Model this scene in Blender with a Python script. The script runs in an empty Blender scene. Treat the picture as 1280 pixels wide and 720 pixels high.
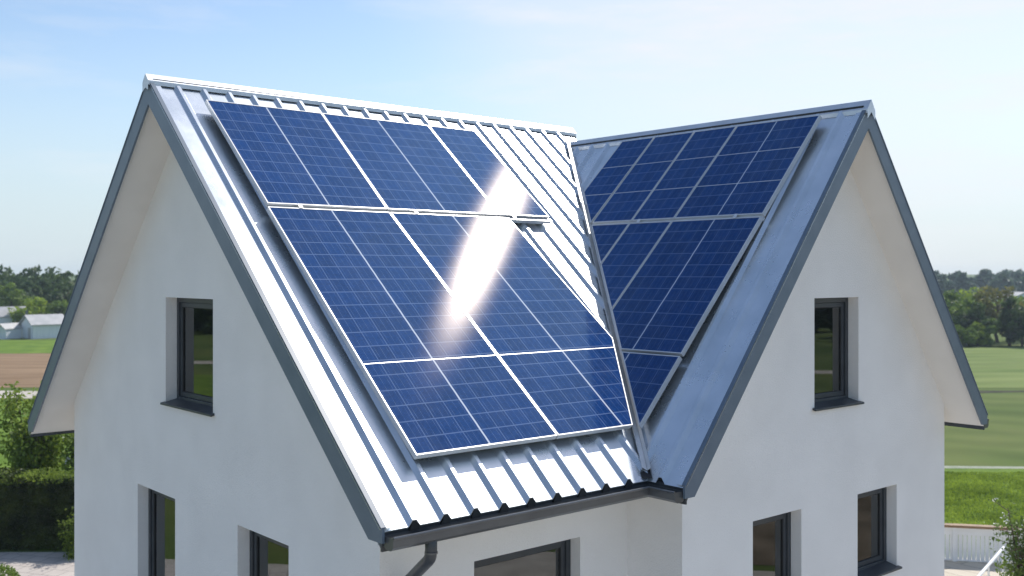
import bpy, bmesh, math, random
from mathutils import Vector, Matrix, geometry
import mathutils

C = bpy.context.scene
COL = C.collection
U = 1.2            # metres per design unit
G = 7.0            # camera height above ground (design units)
TH = 0.70966       # turn of the house against the viewing axis
ct, st = math.cos(TH), math.sin(TH)

# ------------------------------------------------------------------ camera, sky, sun
cam_d = bpy.data.cameras.new('camera'); cam = bpy.data.objects.new('camera', cam_d); COL.objects.link(cam)
cam.location = (0, 0, G * U); cam.rotation_euler = (math.pi / 2, 0, 0)
cam_d.sensor_width = 36; cam_d.lens = 36.15; cam_d.shift_y = -18 / 1280
cam_d.clip_end = 9000; cam_d.clip_start = 0.1
cam_d.dof.use_dof = True; cam_d.dof.focus_distance = 11.5; cam_d.dof.aperture_fstop = 1.6
C.camera = cam

SUN = Vector((0.398, 0.507, 0.763)).normalized()
W = bpy.data.worlds.new('World'); C.world = W; W.use_nodes = True
nt = W.node_tree; nt.nodes.clear()
wo = nt.nodes.new('ShaderNodeOutputWorld'); bg = nt.nodes.new('ShaderNodeBackground')
sky = nt.nodes.new('ShaderNodeTexSky'); sky.sky_type = 'NISHITA'; sky.sun_disc = False
sky.sun_elevation = math.asin(SUN.z); sky.sun_rotation = math.atan2(SUN.x, SUN.y)
sky.altitude = 100; sky.air_density = 1.0; sky.dust_density = 0.7; sky.ozone_density = 1.6
# thin cirrus, part of the sky itself
tc = nt.nodes.new('ShaderNodeTexCoord'); mp = nt.nodes.new('ShaderNodeMapping'); mp.inputs['Scale'].default_value = (1.6, 1.6, 9)
mp.inputs['Rotation'].default_value = (0.05, 0.06, 0)
nz = nt.nodes.new('ShaderNodeTexNoise'); nz.inputs['Scale'].default_value = 2.3; nz.inputs['Detail'].default_value = 8; nz.inputs['Roughness'].default_value = 0.62
cr = nt.nodes.new('ShaderNodeValToRGB'); cr.color_ramp.elements[0].position = 0.50; cr.color_ramp.elements[1].position = 0.85
cr.color_ramp.elements[1].color = (0.45, 0.45, 0.45, 1)
mx = nt.nodes.new('ShaderNodeMix'); mx.data_type = 'RGBA'; mx.inputs['B'].default_value = (5.6, 5.75, 6.0, 1)
L = nt.links.new
L(tc.outputs['Generated'], mp.inputs['Vector']); L(mp.outputs[0], nz.inputs['Vector']); L(nz.outputs['Fac'], cr.inputs['Fac'])
# pale humid air low over the horizon
sz = nt.nodes.new('ShaderNodeSeparateXYZ'); L(tc.outputs['Generated'], sz.inputs[0])
hr = nt.nodes.new('ShaderNodeMapRange'); hr.interpolation_type = 'SMOOTHERSTEP'
hr.inputs[1].default_value = -0.02; hr.inputs[2].default_value = 0.26; hr.inputs[3].default_value = 0.85; hr.inputs[4].default_value = 0.0
L(sz.outputs[2], hr.inputs[0])
hm_ = nt.nodes.new('ShaderNodeMix'); hm_.data_type = 'RGBA'; hm_.inputs['B'].default_value = (3.95, 4.75, 5.35, 1)
L(hr.outputs[0], hm_.inputs['Factor']); L(sky.outputs[0], hm_.inputs['A'])
dt = nt.nodes.new('ShaderNodeVectorMath'); dt.operation = 'DOT_PRODUCT'; dt.inputs[1].default_value = Vector((0.27, 0.94, 0.36)).normalized()
L(tc.outputs['Generated'], dt.inputs[0])
vr = nt.nodes.new('ShaderNodeMapRange'); vr.interpolation_type = 'SMOOTHERSTEP'; vr.inputs[1].default_value = 0.90; vr.inputs[2].default_value = 1.0; vr.inputs[3].default_value = 0.0; vr.inputs[4].default_value = 0.78
L(dt.outputs['Value'], vr.inputs[0])
vm = nt.nodes.new('ShaderNodeMath'); vm.operation = 'MULTIPLY'; L(vr.outputs[0], vm.inputs[0])
vn = nt.nodes.new('ShaderNodeMapRange'); vn.inputs[1].default_value = 0.2; vn.inputs[2].default_value = 0.7; vn.inputs[3].default_value = 0.55; vn.inputs[4].default_value = 1.0
L(nz.outputs['Fac'], vn.inputs[0]); L(vn.outputs[0], vm.inputs[1])
va = nt.nodes.new('ShaderNodeMath'); va.operation = 'ADD'; va.use_clamp = True; L(vm.outputs[0], va.inputs[0]); L(cr.outputs['Color'], va.inputs[1])
L(va.outputs[0], mx.inputs['Factor']); L(hm_.outputs['Result'], mx.inputs['A']); L(mx.outputs['Result'], bg.inputs['Color'])
bg.inputs['Strength'].default_value = 0.131; L(bg.outputs[0], wo.inputs['Surface'])

sl = bpy.data.lights.new('sun', 'SUN'); so = bpy.data.objects.new('sun', sl); COL.objects.link(so)
sl.energy = 3.7; sl.angle = math.radians(0.53); sl.color = (1.0, 0.96, 0.90)
so.rotation_euler = (-SUN).to_track_quat('-Z', 'Y').to_euler()
C.view_settings.view_transform = 'Standard'; C.view_settings.look = 'None'
C.view_settings.exposure = 0.30; C.view_settings.gamma = 1
C.cycles.max_bounces = 8; C.cycles.sample_clamp_indirect = 6

# ------------------------------------------------------------------ materials
def new_mat(name):
    m = bpy.data.materials.new(name); m.use_nodes = True
    return m, m.node_tree, m.node_tree.nodes['Principled BSDF']
def noise_mat(name, c1, c2, scale=3, rough=0.8, metallic=0, bump=0, bscale=40, detail=5, spec=0.5, stretch=(1, 1, 1), c3=None, lo=0.35, hi=0.65, coat=0, coatr=0.1):
    m, t, b = new_mat(name)
    co = t.nodes.new('ShaderNodeTexCoord'); mpn = t.nodes.new('ShaderNodeMapping'); mpn.inputs['Scale'].default_value = stretch
    n = t.nodes.new('ShaderNodeTexNoise'); n.inputs['Scale'].default_value = scale; n.inputs['Detail'].default_value = detail
    r = t.nodes.new('ShaderNodeValToRGB'); r.color_ramp.elements[0].position = lo; r.color_ramp.elements[1].position = hi
    r.color_ramp.elements[0].color = (*c1, 1); r.color_ramp.elements[1].color = (*c2, 1)
    if c3:
        e = r.color_ramp.elements.new((lo + hi) / 2); e.color = (*c3, 1)
    t.links.new(co.outputs['Object'], mpn.inputs[0]); t.links.new(mpn.outputs[0], n.inputs['Vector'])
    t.links.new(n.outputs['Fac'], r.inputs[0]); t.links.new(r.outputs[0], b.inputs['Base Color'])
    b.inputs['Roughness'].default_value = rough; b.inputs['Metallic'].default_value = metallic
    b.inputs['Specular IOR Level'].default_value = spec
    b.inputs['Coat Weight'].default_value = coat; b.inputs['Coat Roughness'].default_value = coatr
    if bump:
        n2 = t.nodes.new('ShaderNodeTexNoise'); n2.inputs['Scale'].default_value = bscale; n2.inputs['Detail'].default_value = 4
        bp = t.nodes.new('ShaderNodeBump'); bp.inputs['Strength'].default_value = bump; bp.inputs['Distance'].default_value = 0.02
        t.links.new(mpn.outputs[0], n2.inputs['Vector']); t.links.new(n2.outputs['Fac'], bp.inputs['Height']); t.links.new(bp.outputs[0], b.inputs['Normal'])
    return m

M = {}
M['render'] = noise_mat('white render', (0.79, 0.775, 0.76), (0.85, 0.835, 0.82), scale=1.3, rough=0.92, bump=0.35, bscale=55, detail=8, spec=0.2, lo=0.3, hi=0.7)
M['soffit'] = noise_mat('soffit paint', (0.74, 0.715, 0.68), (0.78, 0.755, 0.72), scale=2, rough=0.8, spec=0.25)
M['steel'] = noise_mat('galvanised steel', (0.64, 0.69, 0.73), (0.76, 0.80, 0.84), scale=2.2, rough=0.27, metallic=0.72, bump=0.05, bscale=7, detail=8, stretch=(1, 1, 1))
def streak_rough(m, lo, hi, scale=1.0):
    t = m.node_tree; b = t.nodes['Principled BSDF']; co = t.nodes.new('ShaderNodeTexCoord'); n = t.nodes.new('ShaderNodeTexNoise'); n.inputs['Scale'].default_value = scale; n.inputs['Detail'].default_value = 9; n.inputs['Roughness'].default_value = .65
    mr = t.nodes.new('ShaderNodeMapRange'); mr.inputs[1].default_value = .3; mr.inputs[2].default_value = .7; mr.inputs[3].default_value = lo; mr.inputs[4].default_value = hi
    t.links.new(co.outputs['Object'], n.inputs['Vector']); t.links.new(n.outputs['Fac'], mr.inputs[0]); t.links.new(mr.outputs[0], b.inputs['Roughness'])
streak_rough(M['steel'], 0.24, 0.33, 1.6)
M['cap'] = noise_mat('ridge cap steel', (0.60, 0.62, 0.65), (0.70, 0.72, 0.75), scale=3, rough=0.42, metallic=0.6)
M['anth'] = noise_mat('anthracite metal', (0.030, 0.036, 0.045), (0.042, 0.050, 0.060), scale=4, rough=0.42, metallic=0.0, spec=0.6)
M['barge'] = noise_mat('slate blue coated metal', (0.105, 0.145, 0.195), (0.13, 0.17, 0.22), scale=4, rough=0.4, spec=0.6)
M['gut'] = noise_mat('gutter metal', (0.085, 0.092, 0.10), (0.11, 0.117, 0.125), scale=4, rough=0.28, metallic=0.3, spec=0.8)
M['alu'] = noise_mat('aluminium', (0.66, 0.66, 0.66), (0.74, 0.74, 0.74), scale=5, rough=0.35, metallic=0.35)
M['dark'] = noise_mat('rubber dark', (0.015, 0.015, 0.016), (0.025, 0.025, 0.026), scale=4, rough=0.7)
M['curtain'] = noise_mat('curtain cloth', (0.42, 0.39, 0.37), (0.5, 0.47, 0.44), scale=3, rough=0.9)
M['floor'] = noise_mat('interior floor', (0.20, 0.15, 0.11), (0.26, 0.20, 0.15), scale=3, rough=0.7)

# window glass: clear pane that mirrors what stands opposite
m, t, b = new_mat('window glass'); M['glass'] = m
t.nodes.remove(b); out = t.nodes['Material Output']
gl = t.nodes.new('ShaderNodeBsdfGlossy'); gl.inputs['Roughness'].default_value = 0.01; gl.inputs['Color'].default_value = (0.92, 0.95, 0.95, 1)
tr = t.nodes.new('ShaderNodeBsdfTransparent'); tr.inputs['Color'].default_value = (0.72, 0.75, 0.74, 1)
fr = t.nodes.new('ShaderNodeFresnel'); fr.inputs['IOR'].default_value = 2.1
ms = t.nodes.new('ShaderNodeMixShader')
t.links.new(fr.outputs[0], ms.inputs[0]); t.links.new(tr.outputs[0], ms.inputs[1]); t.links.new(gl.outputs[0], ms.inputs[2]); t.links.new(ms.outputs[0], out.inputs['Surface'])

# solar cells: UV u = cell columns, v = cell rows
ANI = (0.38, -0.095)
def solar_mat():
    m, t, b = new_mat('solar cells')
    uv = t.nodes.new('ShaderNodeUVMap'); uv.uv_map = 'UVMap'
    sx = t.nodes.new('ShaderNodeSeparateXYZ'); t.links.new(uv.outputs[0], sx.inputs[0])
    def mth(op, a, b2=None, c=None):
        n = t.nodes.new('ShaderNodeMath'); n.operation = op
        for i, v in enumerate((a, b2, c)):
            if v is None: continue
            if isinstance(v, (int, float)): n.inputs[i].default_value = v
            else: t.links.new(v, n.inputs[i])
        return n.outputs[0]
    def line(coord, k, w):         # 1 on a line of half width w (in cells) every 1/k
        f = mth('FRACT', mth('ADD', mth('MULTIPLY', coord, k), 0.5)); d = mth('ABSOLUTE', mth('SUBTRACT', f, 0.5))
        mr = t.nodes.new('ShaderNodeMapRange'); mr.inputs[1].default_value = w * k * 0.6; mr.inputs[2].default_value = w * k * 1.4
        mr.inputs[3].default_value = 1; mr.inputs[4].default_value = 0; t.links.new(d, mr.inputs[0]); return mr.outputs[0]
    u, v = sx.outputs[0], sx.outputs[1]
    cn = t.nodes.new('ShaderNodeTexNoise'); cn.inputs['Scale'].default_value = 1.7; cn.inputs['Detail'].default_value = 3; t.links.new(uv.outputs[0], cn.inputs['Vector'])
    brk = t.nodes.new('ShaderNodeMapRange'); brk.inputs[1].default_value = 0.38; brk.inputs[2].default_value = 0.62; t.links.new(cn.outputs['Fac'], brk.inputs[0])
    celu = line(u, 1, 0.022); celv = line(v, 1, 0.030)
    bus = line(mth('ADD', u, 0.166), 3, 0.011); fin = line(mth('ADD', u, 0.0), 12, 0.006)
    cen = line(u, 0.25, 0.045)                           # the wide strip between the half modules
    soft = mth('ADD', mth('MULTIPLY', brk.outputs[0], 0.6), 0.35)
    a = mth('MULTIPLY', mth('MAXIMUM', celu, celv), 0.52)
    bb = mth('MULTIPLY', mth('MULTIPLY', bus, 0.50), soft)
    ff = mth('MULTIPLY', mth('MULTIPLY', fin, 0.22), soft)
    fac = mth('MAXIMUM', mth('MAXIMUM', a, bb), mth('MAXIMUM', ff, mth('MULTIPLY', cen, 1.0)))
    # polycrystalline flakes and tone from cell to cell
    vo = t.nodes.new('ShaderNodeTexVoronoi'); vo.inputs['Scale'].default_value = 11; t.links.new(uv.outputs[0], vo.inputs['Vector'])
    fl = t.nodes.new('ShaderNodeCombineXYZ'); t.links.new(mth('FLOOR', u), fl.inputs[0]); t.links.new(mth('FLOOR', v), fl.inputs[1])
    wn = t.nodes.new('ShaderNodeTexWhiteNoise'); wn.noise_dimensions = '3D'; t.links.new(fl.outputs[0], wn.inputs['Vector'])
    sc = t.nodes.new('ShaderNodeSeparateColor'); t.links.new(vo.outputs['Color'], sc.inputs[0])
    tone = mth('ADD', mth('MULTIPLY', sc.outputs[0], 0.6), mth('MULTIPLY', wn.outputs['Value'], 0.4))
    oi = t.nodes.new('ShaderNodeObjectInfo'); tone = mth('ADD', mth('MULTIPLY', tone, 0.8), mth('MULTIPLY', oi.outputs['Random'], 0.3))
    rp = t.nodes.new('ShaderNodeValToRGB'); rp.color_ramp.elements[0].color = (0.0015, 0.017, 0.085, 1); rp.color_ramp.elements[1].color = (0.005, 0.046, 0.20, 1)
    t.links.new(tone, rp.inputs[0])
    mix = t.nodes.new('ShaderNodeMix'); mix.data_type = 'RGBA'; mix.inputs['B'].default_value = (0.22, 0.29, 0.46, 1)
    t.links.new(fac, mix.inputs['Factor']); t.links.new(rp.outputs[0], mix.inputs['A']); t.links.new(mix.outputs['Result'], b.inputs['Base Color'])
    mix2 = t.nodes.new('ShaderNodeMix'); mix2.data_type = 'RGBA'; mix2.inputs['B'].default_value = (0.62, 0.65, 0.72, 1)
    t.links.new(cen, mix2.inputs['Factor']); t.links.new(mix.outputs['Result'], mix2.inputs['A'])
    du = t.nodes.new('ShaderNodeTexNoise'); du.inputs['Scale'].default_value = 0.45; du.inputs['Detail'].default_value = 8; t.links.new(uv.outputs[0], du.inputs['Vector'])
    dr = t.nodes.new('ShaderNodeMapRange'); dr.inputs[1].default_value = 0.42; dr.inputs[2].default_value = 0.75; dr.inputs[4].default_value = 0.06; t.links.new(du.outputs['Fac'], dr.inputs[0])
    mix3 = t.nodes.new('ShaderNodeMix'); mix3.data_type = 'RGBA'; mix3.inputs['B'].default_value = (0.30, 0.30, 0.31, 1)
    t.links.new(dr.outputs[0], mix3.inputs['Factor']); t.links.new(mix2.outputs['Result'], mix3.inputs['A']); t.links.new(mix3.outputs['Result'], b.inputs['Base Color'])
    b.inputs['Roughness'].default_value = 0.5; b.inputs['Specular IOR Level'].default_value = 0.0
    out = t.nodes['Material Output']
    tg = t.nodes.new('ShaderNodeTangent'); tg.direction_type = 'UV_MAP'; tg.uv_map = 'UVMap'
    an = t.nodes.new('ShaderNodeBsdfAnisotropic'); an.inputs['Roughness'].default_value = 0.082; an.inputs['Anisotropy'].default_value = ANI[0]; an.inputs['Rotation'].default_value = ANI[1]
    t.links.new(tg.outputs[0], an.inputs['Tangent'])
    an.distribution = 'BECKMANN'; an.inputs['Color'].default_value = (0.36, 0.66, 1.0, 1)      # blue anti-reflection coating
    wide = t.nodes.new('ShaderNodeBsdfAnisotropic'); wide.inputs['Roughness'].default_value = 0.15; wide.inputs['Color'].default_value = (1.0, 0.86, 0.74, 1)
    wide.inputs['Anisotropy'].default_value = ANI[0]; wide.inputs['Rotation'].default_value = ANI[1]; wide.distribution = 'BECKMANN'
    t.links.new(tg.outputs[0], wide.inputs['Tangent'])
    fre = t.nodes.new('ShaderNodeFresnel'); fre.inputs['IOR'].default_value = 1.55
    two = t.nodes.new('ShaderNodeMixShader'); two.inputs[0].default_value = 0.036; t.links.new(an.outputs[0], two.inputs[1]); t.links.new(wide.outputs[0], two.inputs[2])
    mxs = t.nodes.new('ShaderNodeMixShader'); t.links.new(fre.outputs[0], mxs.inputs[0]); t.links.new(b.outputs[0], mxs.inputs[1]); t.links.new(two.outputs[0], mxs.inputs[2])
    t.links.new(mxs.outputs[0], out.inputs['Surface'])
    return m
M['solar'] = solar_mat()

def leaf_mat(name, dark, light, scale=0.5, trans=0.25):
    m, t, b = new_mat(name)
    out = t.nodes['Material Output']
    co = t.nodes.new('ShaderNodeTexCoord'); n = t.nodes.new('ShaderNodeTexNoise'); n.inputs['Scale'].default_value = scale; n.inputs['Detail'].default_value = 6
    r = t.nodes.new('ShaderNodeValToRGB'); r.color_ramp.elements[0].position = 0.36; r.color_ramp.elements[1].position = 0.64
    r.color_ramp.elements[0].color = (*dark, 1); r.color_ramp.elements[1].color = (*light, 1)
    t.links.new(co.outputs['Object'], n.inputs['Vector']); t.links.new(n.outputs['Fac'], r.inputs[0]); t.links.new(r.outputs[0], b.inputs['Base Color'])
    b.inputs['Roughness'].default_value = 0.55; b.inputs['Specular IOR Level'].default_value = 0.3
    tl = t.nodes.new('ShaderNodeBsdfTranslucent'); t.links.new(r.outputs[0], tl.inputs['Color'])
    ms = t.nodes.new('ShaderNodeMixShader'); ms.inputs[0].default_value = trans
    t.links.new(b.outputs[0], ms.inputs[1]); t.links.new(tl.outputs[0], ms.inputs[2]); t.links.new(ms.outputs[0], out.inputs['Surface'])
    return m
M['lf_dark'] = leaf_mat('dark foliage', (0.040, 0.078, 0.026), (0.11, 0.165, 0.045), trans=0.35)
M['lf_mid'] = leaf_mat('mid foliage', (0.095, 0.155, 0.032), (0.23, 0.32, 0.06), trans=0.4)
M['lf_light'] = leaf_mat('bright foliage', (0.20, 0.28, 0.03), (0.36, 0.46, 0.06), trans=0.45)
M['lf_olive'] = leaf_mat('olive brown foliage', (0.12, 0.13, 0.035), (0.27, 0.25, 0.07), trans=0.4)
M['lf_blue'] = leaf_mat('haze tinted far foliage', (0.045, 0.085, 0.05), (0.10, 0.16, 0.085), trans=0.35)  # blue of the hazy distance put into the leaf colour
M['lf_hedge'] = leaf_mat('hedge foliage', (0.016, 0.028, 0.008), (0.07, 0.10, 0.018), scale=1.5)
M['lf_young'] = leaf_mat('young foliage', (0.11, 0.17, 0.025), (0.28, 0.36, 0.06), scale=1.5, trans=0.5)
M['bark'] = noise_mat('bark', (0.05, 0.035, 0.025), (0.12, 0.09, 0.065), scale=6, rough=0.9)
M['blossom'] = noise_mat('white petals', (0.72, 0.72, 0.68), (0.85, 0.84, 0.8), scale=6, rough=0.6)
M['meadow'] = noise_mat('meadow', (0.070, 0.115, 0.026), (0.16, 0.18, 0.06), scale=0.09, rough=0.95, bump=0.8, bscale=5, detail=12, spec=0.1, c3=(0.11, 0.15, 0.04), lo=0.3, hi=0.7)
M['lawn'] = noise_mat('lush grass', (0.070, 0.135, 0.012), (0.17, 0.25, 0.03), scale=0.5, rough=0.9, bump=0.9, bscale=9, detail=12, spec=0.15, lo=0.3, hi=0.7)
M['pale'] = noise_mat('mown pale meadow', (0.13, 0.185, 0.05), (0.20, 0.245, 0.08), scale=0.12, rough=0.95, bump=0.5, bscale=6, detail=10, spec=0.1, stretch=(0.5, 2, 1))
M['soil'] = noise_mat('ploughed soil', (0.22, 0.145, 0.085), (0.32, 0.22, 0.135), scale=0.25, rough=0.95, bump=0.8, bscale=4, detail=10, spec=0.1, stretch=(0.35, 3, 1))
M['track'] = noise_mat('gravel', (0.42, 0.38, 0.33), (0.55, 0.50, 0.44), scale=1.2, rough=0.95, detail=8, spec=0.1)
M['path'] = noise_mat('worn grass path', (0.24, 0.27, 0.19), (0.36, 0.37, 0.29), scale=1.5, rough=0.95, detail=8, spec=0.1)
M['earth'] = noise_mat('bare earth', (0.10, 0.075, 0.048), (0.24, 0.19, 0.135), scale=0.45, rough=0.95, detail=10, spec=0.1)
M['ditch'] = noise_mat('ditch vegetation', (0.04, 0.045, 0.028), (0.08, 0.08, 0.05), scale=1, rough=0.95, spec=0.1)
M['paint'] = noise_mat('white paint', (0.80, 0.80, 0.79), (0.86, 0.86, 0.85), scale=2, rough=0.5)
M['bwall'] = noise_mat('pale blue boards', (0.68, 0.72, 0.76), (0.76, 0.79, 0.82), scale=1, rough=0.7, stretch=(6, 6, 0.5))
M['broof'] = noise_mat('grey tin roof', (0.38, 0.38, 0.38), (0.48, 0.47, 0.46), scale=1, rough=0.6)
M['wood'] = noise_mat('stained timber', (0.20, 0.115, 0.055), (0.34, 0.21, 0.11), scale=5, rough=0.6, stretch=(1, 1, 6))

def rows(m, period, strength, rot, dist=2.0):
    t = m.node_tree; b = t.nodes['Principled BSDF']; src = b.inputs['Base Color'].links[0].from_socket
    co = t.nodes.new('ShaderNodeTexCoord'); mp_ = t.nodes.new('ShaderNodeMapping'); mp_.inputs['Rotation'].default_value = (0, 0, rot)
    w = t.nodes.new('ShaderNodeTexWave'); w.inputs['Scale'].default_value = 0.314 / period; w.inputs['Distortion'].default_value = dist; w.inputs['Detail'].default_value = 3; w.inputs['Detail Scale'].default_value = 1.5
    r_ = t.nodes.new('ShaderNodeValToRGB'); r_.color_ramp.elements[0].color = (1 - strength, 1 - strength, 1 - strength, 1); r_.color_ramp.elements[1].color = (1, 1, 1, 1)
    n = t.nodes.new('ShaderNodeTexNoise'); n.inputs['Scale'].default_value = 0.05; n.inputs['Detail'].default_value = 6
    mr = t.nodes.new('ShaderNodeMapRange'); mr.inputs[1].default_value = .35; mr.inputs[2].default_value = .65
    mixn = t.nodes.new('ShaderNodeMix'); mixn.data_type = 'RGBA'; mixn.blend_type = 'MULTIPLY'
    t.links.new(co.outputs['Object'], mp_.inputs[0]); t.links.new(mp_.outputs[0], w.inputs['Vector']); t.links.new(w.outputs['Fac'], r_.inputs[0])
    t.links.new(co.outputs['Object'], n.inputs['Vector']); t.links.new(n.outputs['Fac'], mr.inputs[0]); t.links.new(mr.outputs[0], mixn.inputs['Factor'])
    t.links.new(src, mixn.inputs['A']); t.links.new(r_.outputs[0], mixn.inputs['B']); t.links.new(mixn.outputs['Result'], b.inputs['Base Color'])
rows(M['soil'], 1.6, 0.30, 1.45); rows(M['pale'], 3.5, 0.22, 1.3); rows(M['meadow'], 4.0, 0.20, 1.9, 4)
def tile_mat(name, c1, c2, mortar, sx, sy, off=0.5, rot=0.0):
    m, t, b = new_mat(name)
    co = t.nodes.new('ShaderNodeTexCoord'); mpn = t.nodes.new('ShaderNodeMapping'); mpn.inputs['Rotation'].default_value = (0, 0, rot)
    br = t.nodes.new('ShaderNodeTexBrick'); br.inputs['Color1'].default_value = (*c1, 1); br.inputs['Color2'].default_value = (*c2, 1); br.inputs['Mortar'].default_value = (*mortar, 1)
    br.inputs['Scale'].default_value = 1; br.inputs['Brick Width'].default_value = sx; br.inputs['Row Height'].default_value = sy; br.inputs['Mortar Size'].default_value = 0.012; br.offset = off
    n = t.nodes.new('ShaderNodeTexNoise'); n.inputs['Scale'].default_value = 3; n.inputs['Detail'].default_value = 8
    mixn = t.nodes.new('ShaderNodeMix'); mixn.data_type = 'RGBA'; mixn.blend_type = 'MULTIPLY'; mixn.inputs['Factor'].default_value = 0.2
    t.links.new(co.outputs['Object'], mpn.inputs[0]); t.links.new(mpn.outputs[0], br.inputs['Vector']); t.links.new(mpn.outputs[0], n.inputs['Vector'])
    t.links.new(br.outputs['Color'], mixn.inputs['A']); t.links.new(n.outputs['Fac'], mixn.inputs['B']); t.links.new(mixn.outputs['Result'], b.inputs['Base Color'])
    b.inputs['Roughness'].default_value = 0.85
    return m
M['deck'] = tile_mat('terrace boards', (0.62, 0.54, 0.42), (0.70, 0.62, 0.50), (0.16, 0.13, 0.10), 1.6, 0.55, rot=0.9)
M['paver'] = tile_mat('patio pavers', (0.52, 0.46, 0.41), (0.58, 0.52, 0.46), (0.25, 0.22, 0.2), 0.5, 0.5, rot=0.3)

# ------------------------------------------------------------------ mesh building (world points in design units)
def H(x, y, z):                     # house frame (camera height = 0) -> world
    return Vector((x * ct - y * st, x * st + y * ct, z + G))
MATS = {}
def wmat(o):
    return MATS[o.name]
def tag(o, label=None, cat=None, group=None, kind=None):
    if label: o['label'] = label
    if cat: o['category'] = cat
    if group: o['group'] = group
    if kind: o['kind'] = kind
    return o
def empty(name, loc, rz=0.0, parent=None):
    o = bpy.data.objects.new(name, None); COL.objects.link(o)
    o.empty_display_size = 0.3
    loc = Vector(loc) * U
    o.location = loc; o.rotation_euler = (0, 0, rz)
    MATS[o.name] = Matrix.Translation(loc) @ Matrix.Rotation(rz, 4, 'Z')
    return o
class MB:
    def __init__(s): s.v = []; s.f = []; s.uv = []; s.smooth = False
    def poly(s, pts, uv=None):
        n = len(s.v); s.v += [Vector(p) for p in pts]; s.f.append(tuple(range(n, n + len(pts)))); s.uv.append(uv)
    def face(s, pts, uv=None): s.poly(pts, uv)
    def hexa(s, b, t):               # bottom quad, top quad
        n = len(s.v); s.v += [Vector(p) for p in b] + [Vector(p) for p in t]
        for q in ((3, 2, 1, 0), (4, 5, 6, 7), (0, 1, 5, 4), (1, 2, 6, 5), (2, 3, 7, 6), (3, 0, 4, 7)):
            s.f.append(tuple(n + i for i in q)); s.uv.append(None)
    def prism(s, pts, off):          # polygon extruded along off
        off = Vector(off); a = [Vector(p) for p in pts]; n = len(s.v); k = len(a)
        s.v += a + [p + off for p in a]
        s.f.append(tuple(n + i for i in range(k))[::-1]); s.uv.append(None)
        s.f.append(tuple(n + k + i for i in range(k))); s.uv.append(None)
        for i in range(k):
            j = (i + 1) % k; s.f.append((n + i, n + j, n + k + j, n + k + i)); s.uv.append(None)
    def box(s, c0, c1, fn=None):     # axis box in frame fn
        fn = fn or (lambda x, y, z: Vector((x, y, z)))
        (x0, y0, z0), (x1, y1, z1) = c0, c1
        s.hexa([fn(x0, y0, z0), fn(x1, y0, z0), fn(x1, y1, z0), fn(x0, y1, z0)], [fn(x0, y0, z1), fn(x1, y0, z1), fn(x1, y1, z1), fn(x0, y1, z1)])
    def tube(s, pts, radii, n=8, cap=True, oval=1.0):
        pts = [Vector(p) for p in pts]; rings = []
        if not isinstance(radii, (list, tuple)): radii = [radii] * len(pts)
        ref = None
        for i, p in enumerate(pts):
            d = (pts[min(i + 1, len(pts) - 1)] - pts[max(i - 1, 0)]).normalized()
            if ref is None: ref = d.orthogonal().normalized()
            ref = (ref - d * ref.dot(d)).normalized()
            e = d.cross(ref); base = len(s.v)
            for k in range(n):
                a = 2 * math.pi * k / n; s.v.append(p + (ref * math.cos(a) + e * math.sin(a) * oval) * radii[i])
            rings.append(base)
        for i in range(len(pts) - 1):
            for k in range(n):
                j = (k + 1) % n; s.f.append((rings[i] + k, rings[i] + j, rings[i + 1] + j, rings[i + 1] + k)); s.uv.append(None)
        if cap:
            s.f.append(tuple(rings[0] + k for k in range(n))[::-1]); s.f.append(tuple(rings[-1] + k for k in range(n))); s.uv += [None, None]
    def build(s, name, mat, parent=None, origin=None, smooth=False, bevel=0, fix=True):
        me = bpy.data.meshes.new(name)
        if parent is not None: inv = wmat(parent).inverted(); vs = [inv @ (p * U) for p in s.v]
        else:
            o3 = Vector(origin or (0, 0, 0)) * U; vs = [p * U - o3 for p in s.v]
        me.from_pydata(vs, [], s.f); me.materials.append(mat)
        if fix and not any(s.uv):
            bm = bmesh.new(); bm.from_mesh(me); bmesh.ops.recalc_face_normals(bm, faces=bm.faces); bm.to_mesh(me); bm.free()
        if any(s.uv):
            ul = me.uv_layers.new(name='UVMap')
            for pi, p in enumerate(me.polygons):
                if s.uv[pi]:
                    for li, q in zip(p.loop_indices, s.uv[pi]): ul.data[li].uv = q
        if smooth:
            for p in me.polygons: p.use_smooth = True
        me.update()
        ob = bpy.data.objects.new(name, me); COL.objects.link(ob)
        if parent is not None: ob.parent = parent; MATS[ob.name] = wmat(parent)
        else: ob.location = Vector(origin or (0, 0, 0)) * U; MATS[ob.name] = Matrix.Translation(ob.location)
        if bevel:
            bv = ob.modifiers.new('bevel', 'BEVEL'); bv.width = bevel; bv.segments = 2; bv.limit_method = 'ANGLE'
        return ob

# ------------------------------------------------------------------ the house: measures
x1, y1, h1 = 4.092, 10.567, 2.0
x2, y2, h2 = 9.910, 5.767, 1.768
e = -1.836
w1R, w1L, e1L = 4.345, 4.206, -2.02
w2L, w2R, e2R = 2.956, 2.700, -1.73
T = 0.165
XE = x1 - 0 + 6.07                      # end of the first ridge
yE, xE = y1 - w1R, x2 - w2L             # eave lines
k1, k1L, k2, k2R = (h1 - e) / w1R, (h1 - e1L) / w1L, (h2 - e) / w2L, (h2 - e2R) / w2R
YB = y1 + w1L                           # back end of the second wing
zr1 = lambda y: h1 - (y1 - y) * k1 if y <= y1 else h1 - (y - y1) * k1L
zr2 = lambda x: h2 - (x2 - x) * k2 if x <= x2 else h2 - (x - x2) * k2R
VT = (x2, y1 - (h1 - h2) / k1); VB = (xE, yE)
def valley_y(x):  # y where the two front slopes meet
    if x <= xE: return yE
    if x <= x2: return yE + (x - xE) * (VT[1] - VB[1]) / (x2 - xE)
    return y1 - (h1 - zr2(x)) / k1
def valley_x(y):
    if y <= yE: return xE
    return xE + (y - yE) * (x2 - xE) / (VT[1] - VB[1])
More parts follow.
